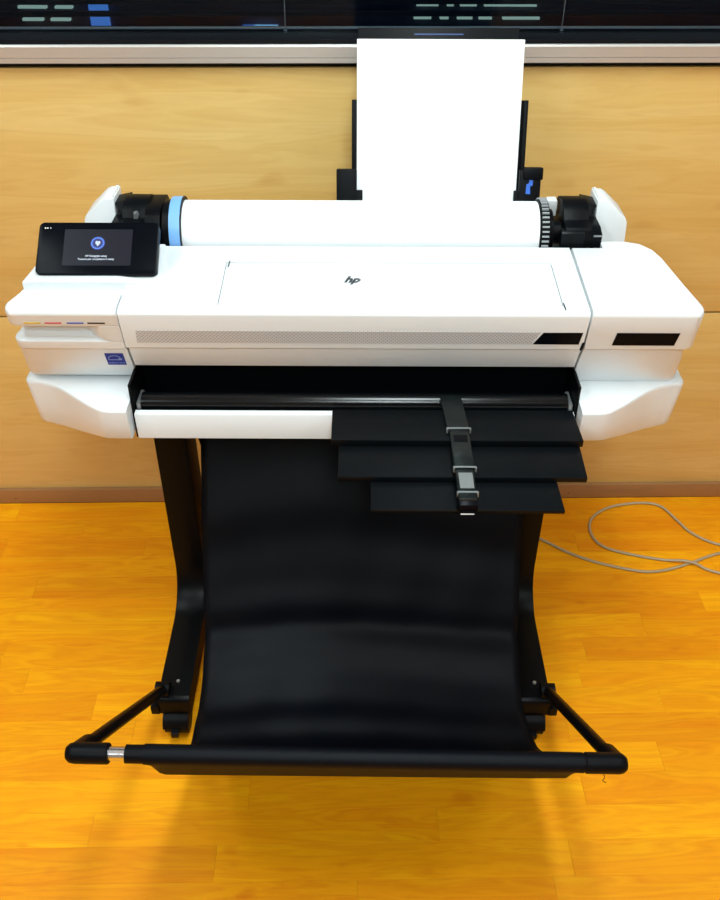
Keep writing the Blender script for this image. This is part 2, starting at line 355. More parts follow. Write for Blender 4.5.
# centre cover with pocket for the lid
def cover_prof(pocket):
    top = [(1.366, 0.80), (1.366, 0.853), (1.3635, ztop(1.362)-0.0006), (1.360, ztop(1.36))]
    if pocket: top += [(1.3135, ztop(1.3135)), (1.3135, ztop(1.3135)-0.006), (1.190, ztop(1.190)-0.006), (1.190, ztop(1.190))]
    top += [(1.182, ztop(1.182)), (1.1768, 0.8412), (1.1735, 0.8388), (1.1722, 0.8345), (1.1857, 0.7715), (1.190, 0.7702), (1.30, 0.7702), (1.30, 0.80)]
    return top
lx0, lx1 = -0.214, 0.303
V, F = join(prism_x(cover_prof(0), X(-0.3512), lx0), prism_x(cover_prof(1), lx0, lx1), prism_x(cover_prof(0), lx1, X(0.3495)))
cover = mesh('top_cover', V, F, 'white', P, smooth=40)
def lidz(y): return ztop(y) - 0.0003
xs = [lx0+0.001, lx0+0.003] + [lx0+0.003+(lx1-lx0-0.006)*i/40 for i in range(1, 40)] + [lx1-0.003, lx1-0.001]
rows = []
for x in xs:
    e = 0.0009 if x in (xs[0], xs[-1]) else 0.0
    gmask = sm(-0.075, -0.055, x) * (1-sm(0.292, 0.300, x))
    rows.append([(x, 1.3125, lidz(1.3125)-0.006), (x, 1.3125, lidz(1.3125)-0.0008-e), (x, 1.3110, lidz(1.311)-e), (x, 1.205, lidz(1.205)-e), (x, 1.2035, lidz(1.2035)-e-0.0042*gmask),
                 (x, 1.1935, lidz(1.1935)-e-0.0046*gmask), (x, 1.1912, lidz(1.1912)-0.0006-e-0.0044*gmask), (x, 1.1912, lidz(1.191)-0.0055)])
lid = mesh('access_lid', *loft(rows), 'white', cover, smooth=25)
for x, y, sk in ((-0.2105, 1.3085, 0.003), (0.3035, 1.191, -0.002)):
    mesh('hinge_mark', [(x, y-0.011, ztop(y-0.011)+0.0002), (x+0.0018, y-0.011, ztop(y-0.011)+0.0002), (x+0.0018+sk*0.3, y+0.008, ztop(y+0.008)+0.0002), (x+sk*0.3, y+0.008, ztop(y+0.008)+0.0002),
                        (x, y-0.011, ztop(y-0.011)+0.0006), (x+0.0018, y-0.011, ztop(y-0.011)+0.0006), (x+0.0018+sk*0.3, y+0.008, ztop(y+0.008)+0.0006), (x+sk*0.3, y+0.008, ztop(y+0.008)+0.0006)],
         [(0, 1, 2, 3), (4, 5, 6, 7), (0, 1, 5, 4), (1, 2, 6, 5), (2, 3, 7, 6), (3, 0, 4, 7)], 'inkblack', cover)
lm_ = frame_m((-0.0145, 1.2615, ztop(1.2615)+0.0001), (1, 0, 0), (0, 1, 0.077))
text('logo', 'hp', 0.0235, 'logo', cover, lm_, shear=0.40, bold=0.0009)
n = 28; ringp = []
V = []; F = []
for i in range(n):
    a = 2*math.pi*i/n
    for r_, h_ in ((0.0122, 0), (0.0132, 0), (0.0132, 0.0003), (0.0122, 0.0003)): V.append(lm_ @ Vector((r_*math.cos(a), r_*math.sin(a), h_)))
for i in range(n):
    for k in range(4): F.append((i*4+k, i*4+(k+1) % 4, ((i+1) % n)*4+(k+1) % 4, ((i+1) % n)*4+k))
mesh('logo_ring', V, F, 'offwhite', cover)
# fascia strip and labels: plane of the sloping front
fx0, fz0, fy0 = 0.0, 0.8345, 1.1722
FMx = frame_m((0, 1.1722, 0.8345), (1, 0, 0), (0, -0.012, 0.056))   # local Y up the fascia
plate('speaker_strip', FMx, [(-0.339, -0.0290), (0.272, -0.0290), (0.260, -0.0535), (-0.341, -0.0535)][::-1], 0.0005, 'perf', cover)
plate('label_plate', FMx, [(0.276, -0.0300), (0.3355, -0.0300), (0.333, -0.0535), (0.263, -0.0535)][::-1], 0.0008, 'gloss', cover)
plate('hinge_clip', FMx, [(0.3382, -0.050), (0.3420, -0.050), (0.3405, -0.0655), (0.3365, -0.0655)][::-1], 0.0012, 'black', cover)

# side modules: sections lofted downwards
def front_y(z):
    if z >= 0.769: return 1.1722 + (0.8345-min(z, 0.8345))*0.012/0.056
    return 1.1905 + (0.769-z)*0.42
def side_module(name, sgn, levels, m='white', scoop=False, inner=0.3525):
    rows = []
    for z, ins, ex in levels:
        yf = front_y(z) + ins; uo = 0.523 - ins - (0.007 if z < 0.769 and not scoop else 0.0) + (0.769-z)*0.10*(z < 0.769); r = 0.019
        sc = 0.0
        if scoop:
            for (za, da), (zb, db) in zip(SC, SC[1:]):
                if zb <= z <= za: sc = da + (db-da)*(za-z)/(za-zb) if za > zb else da
            uo -= sc*0.4
        us = [inner + 0.0015*(ins > 0)] + [inner + (uo-r-inner)*i/34 for i in range(1, 35)]
        pts = []
        for u in us:
            d = sc*sm(0.362+0.9*sc, 0.392+0.9*sc, u) if sc else 0
            pts.append((u, yf+d))
        for i in range(1, 8):
            a = R(90*i/7); pts.append((uo-r+r*math.sin(a), yf+sc+r-r*math.cos(a)))
        if ex: pts += [(uo-0.0085, 1.215), (uo-0.0090, 1.2190), (uo-0.0110, 1.2205), (uo-0.030, 1.2205), (uo-0.06, 1.2205), (0.43, 1.2205), (0.40, 1.2205), (inner+0.0015*(ins > 0), 1.2205)]
        else: pts += [(uo-0.0115, 1.25), (uo-0.027, 1.336-ins), (uo-0.036, 1.362-ins), (uo-0.052, 1.380-ins), (uo-0.075, 1.388-ins), (0.404, 1.388-ins), (0.4035, 1.3665-ins), (inner+0.0015*(ins > 0), 1.3665-ins)]
        t = max(0, min(1, (z-0.776)/0.066))
        rows.append([(X(sgn*u), y_, z + (y_-1.172)*0.077*t) for u, y_ in pts])
    return mesh(name, *loft(rows), m, P, smooth=30)
TOP = [(0.8420, 0.0065, 0), (0.8412, 0.0035, 0), (0.8388, 0.0012, 0), (0.8345, 0, 0)]
right = side_module('maintenance_cover', 1, TOP + [(0.800, 0, 0), (0.7730, 0.0, 0), (0.7703, 0.002, 0)])
rlow = side_module('side_panel', 1, [(0.7680, 0.002, 0), (0.74, 0, 0), (0.6885, 0, 0)])
plate('label_plate', FMx, [(0.387, -0.0300), (0.482, -0.0300), (0.479, -0.0550), (0.384, -0.0550)][::-1], 0.0008, 'gloss', right)
SC = [(0.9, 0), (0.8136, 0.0), (0.8130, 0.021), (0.800, 0.023), (0.790, 0.021), (0.7862, 0.012), (0.7830, 0.0), (0.5, 0)]
left = side_module('cartridge_module', -1, [(z, i_, 1) for z, i_, e_ in TOP] + [(0.8335, 0, 1), (0.8330, 0, 0), (0.820, 0, 0), (0.8150, 0, 0), (0.8136, 0.0004, 0), (0.8130, 0, 0), (0.807, 0, 0), (0.800, 0, 0), (0.790, 0, 0), (0.7875, 0, 0), (0.7862, 0, 0), (0.7840, 0, 0), (0.7830, 0.0005, 0), (0.7805, 0, 0), (0.7775, 0, 0), (0.7692, 0, 0), (0.7688, 0, 0), (0.74, 0, 0), (0.700, 0, 0), (0.6960, 0.003, 0)], scoop=True)
for (a, b_), mm, nm in zip(((-0.503, -0.478), (-0.472, -0.447), (-0.439, -0.414), (-0.408, -0.382)), ('yellow', 'magenta', 'cyan', 'inkblack'), ('yellow', 'red', 'blue', 'black')):
    o_ = plate('ink_mark', FMx, [(a, -0.0135), (b_, -0.0135), (b_, -0.0160), (a, -0.0160)][::-1], 0.0006, mm, left); o_['label'] = nm + ' ink colour line'
SM = frame_m((-0.3845, front_y(0.7405)-0.0006, 0.7405), (1, 0, 0), (0, -0.40, 1))
st = plate('energy_sticker', SM, [(-0.0148, -0.0150), (0.0142, -0.0150), (0.0142, 0.0150), (-0.0148, 0.0150)], 0.0005, 'sticker', left)
# swoosh, star and words on the sticker (kept on the module: one level below the thing)
arc = [(0.010*math.cos(R(a))-0.001, 0.008*math.sin(R(a))+0.002) for a in range(20, 181, 16)]
plate('sticker_swoosh', SM @ Matrix.Translation((0, 0, 0.0005)), arc + [(x*0.88-0.0002, y*0.86+0.0002) for x, y in reversed(arc)], 0.0002, 'stickerw', left)
star = []
for i in range(10):
    a = R(90+36*i); q = 0.0042 if i % 2 == 0 else 0.0017; star.append((0.0075+q*math.cos(a), 0.0005+q*math.sin(a)))
plate('sticker_star', SM @ Matrix.Translation((0, 0, 0.0005)), star, 0.0002, 'stickerw', left)
plate('sticker_line', SM @ Matrix.Translation((0, 0, 0.0005)), [(-0.012, -0.0020), (0.006, -0.0020), (0.006, -0.0006), (-0.012, -0.0006)], 0.0002, 'stickerw', left)
text('sticker_words', 'ENERGY STAR', 0.0042, 'stickerw', left, SM @ Matrix.Translation((0, -0.0098, 0.0006)), depth=0.0001)
# slot lip, screen deck
dko = [(-0.519, 1.2435), (-0.346, 1.2435), (-0.318, 1.2350), (-0.285, 1.2235), (-0.274, 1.2215), (-0.268, 1.2270), (-0.302, 1.270), (-0.318, 1.335), (-0.318, 1.3600), (-0.400, 1.3600), (-0.470, 1.378), (-0.494, 1.3600), (-0.504, 1.334)]
dk = []
for k, (h0, ins) in enumerate(((-0.010, 0), (0.0030, 0), (0.0052, 0.001), (0.0060, 0.003))):
    row = []
    for x, y_ in dko:
        cx_, cy_ = -0.40, 1.30; l_ = math.hypot(x-cx_, y_-cy_)
        h = h0
        if k and x > -0.345: h = h0*(0.85 if y_ > 1.3 else max(0.12, 1-(x+0.345)/0.075))
        row.append((x - ins*(x-cx_)/l_, y_ - ins*(y_-cy_)/l_, (0.836 if k == 0 and x < -0.345 else ztop(y_)+(h if k else -0.002))))
    dk.append(row)
mesh('screen_deck', *loft(dk), 'white', P, smooth=25)

# control panel, tilted back
cpw = 0.187
CM = frame_m((-0.409, 1.262, 0.8565), (1, 0.006, 0), (0, 0.070, 0.052))
cp = plate('control_panel', CM @ Matrix.Translation((0, 0, -0.010)), rrect(-cpw/2, cpw/2, -0.002, 0.087, 0.0085), 0.014, 'gloss', P, bevel=0.0015)
prism('panel_support', [(1.285, 0.850), (1.285, 0.868), (1.322, 0.898), (1.335, 0.890), (1.335, 0.850)], -0.47, -0.345, 'black', P, bevel=0.003)
CF = CM @ Matrix.Translation((0, 0, 0.0041))
plate('display', CF, [(-0.0525, 0.0125), (0.0530, 0.0125), (0.0530, 0.0745), (-0.0525, 0.0745)], 0.0004, 'screen', cp)
CG = CF @ Matrix.Translation((0, 0, 0.0005))
def disc(r, n=24): return [(r*math.cos(2*math.pi*i/n), 0.0505 + r*math.sin(2*math.pi*i/n)) for i in range(n)]
plate('icon_ground', CG, disc(0.0115), 0.0001, 'scr_glow', cp)
V = []; F = []
for i in range(28):
    a = 2*math.pi*i/28
    for r_, h_ in ((0.0080, 0), (0.0103, 0), (0.0103, 0.0002), (0.0080, 0.0002)): V.append(CG @ Vector((r_*math.cos(a), 0.0505+r_*math.sin(a), 0.0002+h_)))
for i in range(28):
    for k in range(4): F.append((i*4+k, i*4+(k+1) % 4, ((i+1) % 28)*4+(k+1) % 4, ((i+1) % 28)*4+k))
mesh('icon_ring', V, F, 'scr_blue', cp)
plate('icon_drop', CG @ Matrix.Translation((0, 0.0505, 0.0002)), [(0, -0.0055), (0.0036, -0.0010), (0.0042, 0.0018), (0.0022, 0.0038), (0.0002, 0.0028), (-0.0018, 0.0042), (-0.0036, 0.0022), (-0.0036, -0.0005), (-0.0015, -0.0028)], 0.0002, 'scr_white', cp)
text('caption_line', 'HP DesignJet setup', 0.0043, 'scr_white', cp, CG @ Matrix.Translation((-0.001, 0.0285, 0.0002)), depth=0.0001, bold=0.0001)
text('caption_line', 'Toccare per completare il setup', 0.0043, 'scr_white', cp, CG @ Matrix.Translation((-0.001, 0.0232, 0.0002)), depth=0.0001, bold=0.0001)
for i, (x, r_) in enumerate(((-0.0835, 0.0012), (-0.0800, 0.0012), (-0.0755, 0.0008))):
    plate('status_mark', CF, [(x-r_*1.3, 0.0770), (x, 0.0752), (x+r_*1.3, 0.0770), (x, 0.0780)], 0.0003, 'offwhite', cp)

# lower fascia, inner chassis, roller, lower bar
prism('lower_fascia', [(1.1915, 0.7675), (1.2105, 0.7235), (1.2145, 0.7215), (1.255, 0.7215), (1.255, 0.7675)], X(-0.3495), X(0.3495), 'white', P, bevel=0.0012)
ch = [boxv(X(-0.350), X(0.350), 1.250, 1.30, 0.617, 0.775), boxv(X(-0.350), X(0.350), 1.168, 1.255, 0.617, 0.645), boxv(X(-0.3535), X(-0.3495), 1.165, 1.255, 0.615, 0.715), boxv(X(0.3495), X(0.3535), 1.165, 1.255, 0.615, 0.715)]
mesh('output_slot', *join(*ch), 'black', P, smooth=0)
ro = mesh('roller', *lathe_x(1.190, 0.668, [(X(-0.341), 0.0150), (X(0.341), 0.0150)], 32), 'roller', P)
rib = []
for s in (-1, 1):
    box('roller_end', X(s*0.3445)-0.003, X(s*0.3445)+0.003, 1.172, 1.212, 0.656, 0.676, 'grey', P, bevel=0.001)
prism('lower_bar', [(1.1560, 0.6640), (1.1575, 0.6665), (1.1680, 0.6665), (1.1680, 0.6165), (1.1600, 0.6165), (1.1575, 0.6185)], X(-0.3485), X(0.3485), 'white', P)
# lower flanks with S-shaped front
def flank(sgn):
    us = [0.3540, 0.3575] + [0.3575+0.1675*i/26 for i in range(1, 27)]
    uo = 0.538; r = 0.013
    rows = []
    for t, ins in ((0, 0.005), (0.012, 0.0022), (0.04, 0.0005), (0.07, 0), (0.5, 0), (0.90, 0), (0.965, 0.0025), (1.0, 0.008)):
        pts = []
        for u in us: pts.append((u, 1.134 + 0.078*(0.65*sm(0.376, 0.512, u) + 0.35*max(0, min(1, (u-0.395)/0.095))) + 0.006*sm(0.49, 0.525, u) + ins))
        y0 = pts[-1][1]
        for i in range(1, 7):
            a = R(90*i/6); pts.append((uo-ins-r+r*math.sin(a), y0 + r - r*math.cos(a)))
        pts += [(uo-ins, 1.30), (uo-ins-0.02, 1.40), (0.3540, 1.40)]
        row = []
        for u, y_ in pts:
            zb = 0.628 - 0.031*sm(0.38, 0.50, u); row.append((X(sgn*(u - 0.008*t*sm(0.50, 0.53, u))), y_ + 0.004*t, 0.688 + (zb-0.688)*t))
        rows.append(row)
    return mesh('lower_side_cover', *loft(rows), 'white', P, smooth=32)
flank(-1); flank(1)
# rear housing and belly
prism('rear_housing', [(1.305, 0.620), (1.305, 0.775), (1.392, 0.775), (1.400, 0.785), (1.480, 0.785), (1.490, 0.800), (1.555, 0.800), (1.575, 0.780), (1.575, 0.640), (1.555, 0.620)], X(-0.465), X(0.465), 'white', P, bevel=0.003)

# roll brackets (white) and holders (black)
for s in (-1, 1):
    prof = [(0.462, 0.780), (0.4585, 0.868), (0.4555, 0.875), (0.4265, 0.9005), (0.420, 0.903), (0.405, 0.903), (0.405, 0.780)]
    rows = [[(X(s*u), y_, z) for u, z in prof] for y_ in (1.428, 1.500)]
    # front top corner leans back
    rows[0] = [(x_, y_ + max(0, z-0.84)*0.25, z) for x_, y_, z in rows[0]]
    br = mesh('roll_bracket', *loft(rows), 'white', P, bevel=0.0025)
    mesh('bracket_edge', *loft([[(X(s*u), y_, z) for u, z in ((0.4075, 0.9025), (0.4125, 0.9025), (0.4125, 0.9045), (0.4075, 0.9045))] for y_ in (1.452, 1.500)]), 'offwhite', br)
    hp_ = [(1.3760, 0.802), (1.3760, 0.878), (1.380, 0.8835), (1.404, 0.886), (1.412, 0.896), (1.424, 0.9035), (1.440, 0.907), (1.455, 0.9065), (1.470, 0.901), (1.482, 0.890), (1.486, 0.802)]
    hd = prism('roll_holder', hp_, X(s*0.343), X(s*0.386), 'black', P, bevel=0.0025)
    prism('holder_jaw', [(1.372, 0.806), (1.372, 0.876), (1.376, 0.8795), (1.388, 0.8795), (1.388, 0.806)], X(s*0.336), X(s*0.374), 'tray', hd, bevel=0.0015)
    V = [(X(s*0.382), 1.430, 0.860), (X(s*0.4045), 1.430, 0.860), (X(s*0.4045), 1.430, 0.8765), (X(s*0.3965), 1.436, 0.884), (X(s*0.4060), 1.446, 0.894), (X(s*0.382), 1.450, 0.899)]
    rows = [V, [(x_, 1.484, z) for x_, y_, z in V]]
    mesh('holder_hook', *loft(rows), 'black', hd, bevel=0.001)
    prism('holder_pocket', [(1.378, 0.806), (1.378, 0.872), (1.398, 0.878), (1.440, 0.878), (1.440, 0.806)], X(s*0.378), X(s*0.4045), 'black', hd, bevel=0.0012)
    box('holder_edge', min(X(s*0.390), X(s*0.4035)), max(X(s*0.390), X(s*0.4035)), 1.3765, 1.3785, 0.869, 0.8715, 'grey', hd)
    if s < 0:
        prism('spindle_seat', [(1.380, 0.806), (1.380, 0.884), (1.388, 0.897), (1.402, 0.9035), (1.470, 0.9005), (1.480, 0.890), (1.480, 0.806)], X(-0.3445), X(-0.3190), 'black', hd, bevel=0.002)
        mesh('holder_pin', *loft([[(X(s*0.362)+a*k_, y_, 0.889+b_*k_) for a, b_ in ((-0.0045, -0.004), (0.0035, -0.007), (0.0055, 0.002), (0.002, 0.008), (-0.0035, 0.006))] for y_, k_ in ((1.4020, 0.8), (1.4100, 1.0))]), 'grey', hd)

# paper roll on its spindle
RY, RZc = 1.425, 0.8555
sp = empty('roll_spindle', (0, RY, RZc-0.02)); tag(sp, 'black roll spindle with blue end disc and toothed black end disc', 'spindle')
mesh('rod', *lathe_x(RY, RZc, [(-0.326, 0.019), (0.338, 0.019)], 24), 'black', sp)
V, F = lathe_x(RY, RZc, [(-0.3145, 0.052), (-0.3135, 0.0555), (-0.3100, 0.0560), (-0.2965, 0.0560), (-0.2945, 0.0555), (-0.2945, 0.021), (-0.3125, 0.021)], 48)
hub = mesh('blue_hub', V, F, 'blue_pale', sp); hub['label'] = 'pale blue end disc'
mesh('blue_hub_band', *lathe_x(RY, RZc, [(-0.2957, 0.0), (-0.2957, 0.0563), (-0.2943, 0.0563), (-0.2943, 0.0)], 48), 'black', hub)
mesh('inner_disc', *lathe_x(RY, RZc, [(-0.3265, 0.046), (-0.3255, 0.050), (-0.3150, 0.0515), (-0.3150, 0.020)], 36), 'black', sp)
M['gear'] = mat('grey_gear_tooth', (0.33, 0.35, 0.36), 0.35)
gh = mesh('gear_hub', *lathe_x(RY, RZc, [(0.2935, 0.021), (0.2935, 0.0525), (0.2945, 0.0535), (0.3080, 0.0535), (0.3090, 0.0525), (0.3090, 0.021)], 48), 'black', sp); gh['label'] = 'toothed dark end disc'
for i in range(44):
    a = 2*math.pi*i/44; ca, sa = math.cos(a), math.sin(a); V = []
    for x_ in (0.2960, 0.3070):
        for r_, d_ in ((0.0530, -0.0016), (0.0562, -0.0011), (0.0562, 0.0011), (0.0530, 0.0016)): V.append((x_, RY + r_*ca - d_*sa, RZc + r_*sa + d_*ca))
    mesh('gear_tooth', V, [(0, 1, 2, 3), (4, 5, 6, 7), (0, 1, 5, 4), (1, 2, 6, 5), (2, 3, 7, 6), (3, 0, 4, 7)], 'gear', gh, smooth=0)
mesh('gear_collar', *lathe_x(RY, RZc, [(0.3090, 0.040), (0.3180, 0.038), (0.3185, 0.020)], 32), 'black', gh)
box('paper_latch', 0.314, 0.331, 1.452, 1.472, 0.872, 0.899, 'offwhite', sp, bevel=0.002)
pr = mesh('paper_roll', *lathe_x(RY, RZc, [(-0.2940, 0.022), (-0.2940, 0.0495), (-0.2935, 0.050), (0.2925, 0.050), (0.2930, 0.0495), (0.2930, 0.022), (-0.2940, 0.022)], 72, False), 'paper')
tag(pr, 'wide roll of white paper lying along the back of the plotter', 'paper roll')

# sheet feeder and paper sheet standing at the back
def fy(z): return 1.52 + (z-0.872)*(0.08/0.246)
def slab_rows(x0, x1, z0, z1, d0, d1):      # plate parallel to the feeder plane, between offsets d0 and d1 behind the sheet
    nrm = Vector((0, 0.951, -0.309)); rows = []
    for z in (z0, z1):
        c = Vector((0, fy(z), z)); a, b_ = c+nrm*d0, c+nrm*d1
        rows.append([(x0, a.y, a.z), (x1, a.y, a.z), (x1, b_.y, b_.z), (x0, b_.y, b_.z)])
    return loft(rows)
fd = mesh('sheet_feeder', *slab_rows(-0.0165, 0.2835, 0.815, 1.028, 0.003, 0.012), 'black', P, bevel=0.0015)
ext = mesh('feeder_extension', *slab_rows(-0.006, 0.2630, 0.97, 1.135, 0.0125, 0.018), 'tray', fd, bevel=0.0015)
M['ext_highlight'] = mat('blue_slot_highlight', (0.015, 0.06, 0.22), 0.3)
mesh('slot_highlight', *slab_rows(0.088, 0.170, 1.1245, 1.1265, 0.0118, 0.0128), 'ext_highlight', fd)  # highlight along the slot, put in as a blue coloured bar
for x0, x1 in ((-0.0165, -0.0095), (0.2765, 0.2835)):
    mesh('feeder_rim', *slab_rows(x0, x1, 0.83, 1.028, -0.004, 0.004), 'black', fd, bevel=0.001)
for s, xa, xb in ((-1, -0.043, -0.0075), (1, 0.2745, 0.312)):
    gd = mesh('sheet_guide', *slab_rows(xa, xb, 0.805, 0.921, -0.012, 0.012), 'black', fd, bevel=0.002)
    V, F = slab_rows(*((-0.008, 0.0025) if s < 0 else (0.2665, 0.275)), 0.80, 0.888, -0.012, -0.003)
    mesh('guide_lip', V, F, 'black', fd, bevel=0.001)
    if s > 0:
        c = Vector((0.293, fy(0.900), 0.900)) - Vector((0, 0.951, -0.309))*0.0122
        GM = frame_m(c, (1, 0, 0), (0, 0.309, 0.951))
        plate('guide_mark', GM, [(-0.0065, -0.018), (0.0015, -0.018), (0.0005, -0.005), (0.0045, -0.004), (0.0055, 0.010), (-0.0015, 0.010), (-0.0015, 0.000), (-0.0060, -0.002)], 0.0004, 'blue_hub', fd)
        mesh('guide_cap', *slab_rows(xa+0.006, xb+0.003, 0.905, 0.925, -0.015, 0.010), 'black', fd, bevel=0.003)
rows = []
for i in range(15):
    z = 0.81 + (1.1175-0.81)*i/14; bow = 0.0006*math.sin(math.pi*i/14)
    c = Vector((0, fy(z)+bow, z)); nrm = Vector((0, 0.951, -0.309))
    a, b_ = c, c+nrm*0.0004
    rows.append([(-0.0078, a.y, a.z), (0.2715, a.y, a.z), (0.2715, b_.y, b_.z), (-0.0078, b_.y, b_.z)])
tag(mesh('paper_sheet', *loft(rows), 'paper', smooth=30), 'blank white sheet of paper standing in the black rear feeder', 'paper')

# output trays and telescopic tray arm
def tray_poly(name, xl, xr, yb, yf, zt, th, xb=None):
    V = [(xl, yf, zt), (xr, yf, zt), (xb or xr, yb, zt+0.002), (xl, yb, zt+0.002)]
    V2 = [(x, y_, z-th) for x, y_, z in V]
    return mesh(name, V+V2, [(0, 1, 2, 3), (4, 5, 6, 7), (0, 1, 5, 4), (1, 2, 6, 5), (2, 3, 7, 6), (3, 0, 4, 7)], 'tray', P, bevel=0.001)
t1 = tray_poly('output_tray', -0.0436, 0.336, 1.150, 1.0735, 0.680, 0.0115, 0.3325)
t2 = tray_poly('output_tray', -0.0320, 0.3300, 1.110, 1.003, 0.667, 0.0090, 0.3330)
t3 = tray_poly('output_tray', 0.0158, 0.2885, 1.050, 0.9435, 0.656, 0.0060, 0.2865)
def arm_seg(name, xa0, xa1, ya, za, xb0, xb1, yb, zb, h, m, par, bev=0.003):
    rows = [[(xa0, ya, za-h), (xa1, ya, za-h), (xa1, ya, za), (xa0, ya, za)], [(xb0, yb, zb-h), (xb1, yb, zb-h), (xb1, yb, zb), (xb0, yb, zb)]]
    return mesh(name, *loft(rows), m, par, bevel=bev)
ar = arm_seg('tray_arm', 0.1262, 0.1595, 1.178, 0.6920, 0.1315, 0.1655, 1.086, 0.6905, 0.012, 'arm', P)
arm_seg('arm_section', 0.1345, 0.1640, 1.092, 0.6895, 0.1350, 0.1650, 1.000, 0.6865, 0.013, 'arm', ar)
arm_seg('arm_section', 0.1365, 0.1630, 1.006, 0.6855, 0.1365, 0.1630, 0.937, 0.6825, 0.014, 'arm', ar)
arm_seg('arm_tip', 0.1355, 0.1640, 0.950, 0.6835, 0.1365, 0.1640, 0.930, 0.6775, 0.014, 'gloss', ar)
M['armlabel'] = mat('grey_label', (0.17, 0.18, 0.175), 0.4)
arm_seg('arm_label', 0.1400, 0.1600, 0.990, 0.6866, 0.1405, 0.1600, 0.958, 0.6850, 0.001, 'armlabel', ar, 0)
for (x0, x1, y_, z) in ((0.1310, 0.1665, 1.090, 0.6918), (0.1345, 0.1665, 1.002, 0.6880), (0.1360, 0.1645, 0.951, 0.6846)):
    mesh('arm_clip', *join(boxv(x0, x1, y_-0.0020, y_+0.0012, z-0.001, z), boxv(x0-0.0008, x0+0.0016, y_-0.0035, y_+0.0012, z-0.008, z-0.0005), boxv(x1-0.0016, x1+0.0008, y_-0.0035, y_+0.0012, z-0.008, z-0.0005)), 'grey', ar)
box('arm_foot', 0.140, 0.159, 0.9288, 0.9302, 0.6612, 0.6622, 'offwhite', ar)
box('arm_slot', 0.1395, 0.1600, 1.060, 1.075, 0.6885, 0.6893, 'black', ar)

# stand: cross beam, two L-shaped legs, casters
stand = box('stand', X(-0.335), X(0.335), 1.36, 1.39, 0.545, 0.605, 'metal_black', P, bevel=0.004)
def fil(cx, cy, r, a0, a1, n=8): return [(cx+r*math.cos(R(a0+(a1-a0)*i/n)), cy+r*math.sin(R(a0+(a1-a0)*i/n))) for i in range(n+1)]
prof = [(1.305, 0.617)] + fil(1.225, 0.180, 0.080, 0, -90) + fil(1.045, 0.088, 0.012, 90, 180, 4) + [(1.033, 0.068)] + fil(1.045, 0.062, 0.012, 180, 270, 3) + fil(1.605, 0.062, 0.012, -90, 0, 3) + fil(1.605, 0.088, 0.012, 0, 90, 4) + fil(1.455, 0.170, 0.070, -90, -180) + [(1.385, 0.617)]
for s in (-1, 1):
    xa, xb = sorted((X(s*0.368), X(s*0.308)))
    leg = prism('leg', prof, xa, xb, 'metal_black', stand, bevel=0.004)
    xm = (xa+xb)/2
    mesh('bolt', *cyl((xm+0.004, 1.075, 0.0995), (xm+0.004, 1.075, 0.1035), 0.0032, 10), 'grey', stand)
    for cyy in (1.058, 1.585):
        parts = [cyl((xm-0.022, cyy-0.012, 0.027), (xm-0.006, cyy-0.012, 0.027), 0.027, 22), cyl((xm+0.006, cyy-0.012, 0.027), (xm+0.022, cyy-0.012, 0.027), 0.027, 22), cyl((xm, cyy, 0.022), (xm, cyy, 0.053), 0.009, 12)]
        parts.append(prism_x([(cyy-0.012+0.0305*math.cos(R(a)), 0.027+0.0305*math.sin(R(a))) for a in range(10, 171, 20)] + [(cyy-0.034, 0.030), (cyy+0.010, 0.030)], xm-0.024, xm+0.024))
        mesh('caster', *join(*parts), 'black', stand, smooth=30)
        box('caster_brake', xm-0.007, xm+0.007, cyy-0.054, cyy-0.036, 0.022, 0.034, 'tray', stand, bevel=0.002)

# fabric basket: sling, front bar, arms, elbows
cl_prof = spline([(0, 1.420, 0.610), (0, 1.345, 0.490), (0, 1.258, 0.355), (0, 1.180, 0.235), (0, 1.118, 0.160), (0, 1.02, 0.118), (0, 0.93, 0.122), (0, 0.845, 0.185), (0, 0.765, 0.300), (0, 0.7105, 0.412)], 12)
nx = 40; rows = []
rg = random.Random(3); ph = [rg.uniform(0, 6.28) for _ in range(8)]
for i, c in enumerate(cl_prof):
    v = i/(len(cl_prof)-1); d = (cl_prof[min(i+1, len(cl_prof)-1)] - cl_prof[max(i-1, 0)]).normalized(); nn = Vector((0, -d.z, d.y))
    if nn.z < 0: nn = -nn
    row = []
    for j in range(nx+1):
        q = j/nx-0.5; amp = math.sin(math.pi*v)**0.7
        wv = 0.0030*math.sin(48*v + 1.2*math.sin(3*q+ph[0]) + ph[1]) + 0.0016*math.sin(77*v + 1.8*math.sin(4*q+ph[2]) + 2.2*q + ph[3]) + 0.0012*math.sin(30*q + 20*v + ph[4])
        wid = 0.598 + 0.006*math.sin(9*v)
        row.append(Vector((X(q*wid + 0.013 + 0.014*sm(0.0, 0.5, q)*sm(0.55, 0.75, v)*(1-sm(0.88, 1.0, v))), c.y, c.z)) + nn*(wv*amp*(1-0.5*sm(0.75, 0.95, v))))
    rows.append(row)
V, F = loft(rows, closed=False, caps=False)
bk = mesh('media_basket', V, F, 'cloth', P, smooth=80)
md = bk.modifiers.new('thickness', 'SOLIDIFY'); md.thickness = 0.0016; md.offset = -1
LB, RB = Vector((-0.3790, 0.700, 0.4355)), Vector((0.3500, 0.700, 0.4165))
def bar(t): return LB + (RB-LB)*t
def barx(x): return bar((x-LB.x)/(RB.x-LB.x))
mesh('front_bar', *cyl(barx(-0.345), barx(0.32), 0.0095, 18), 'chrome', bk)
mesh('bar_sleeve', *cyl(barx(-0.3125), barx(-0.255), 0.0125, 18), 'black', bk)
mesh('bar_sleeve', *cyl(barx(0.27), barx(0.327), 0.0125, 18), 'black', bk)
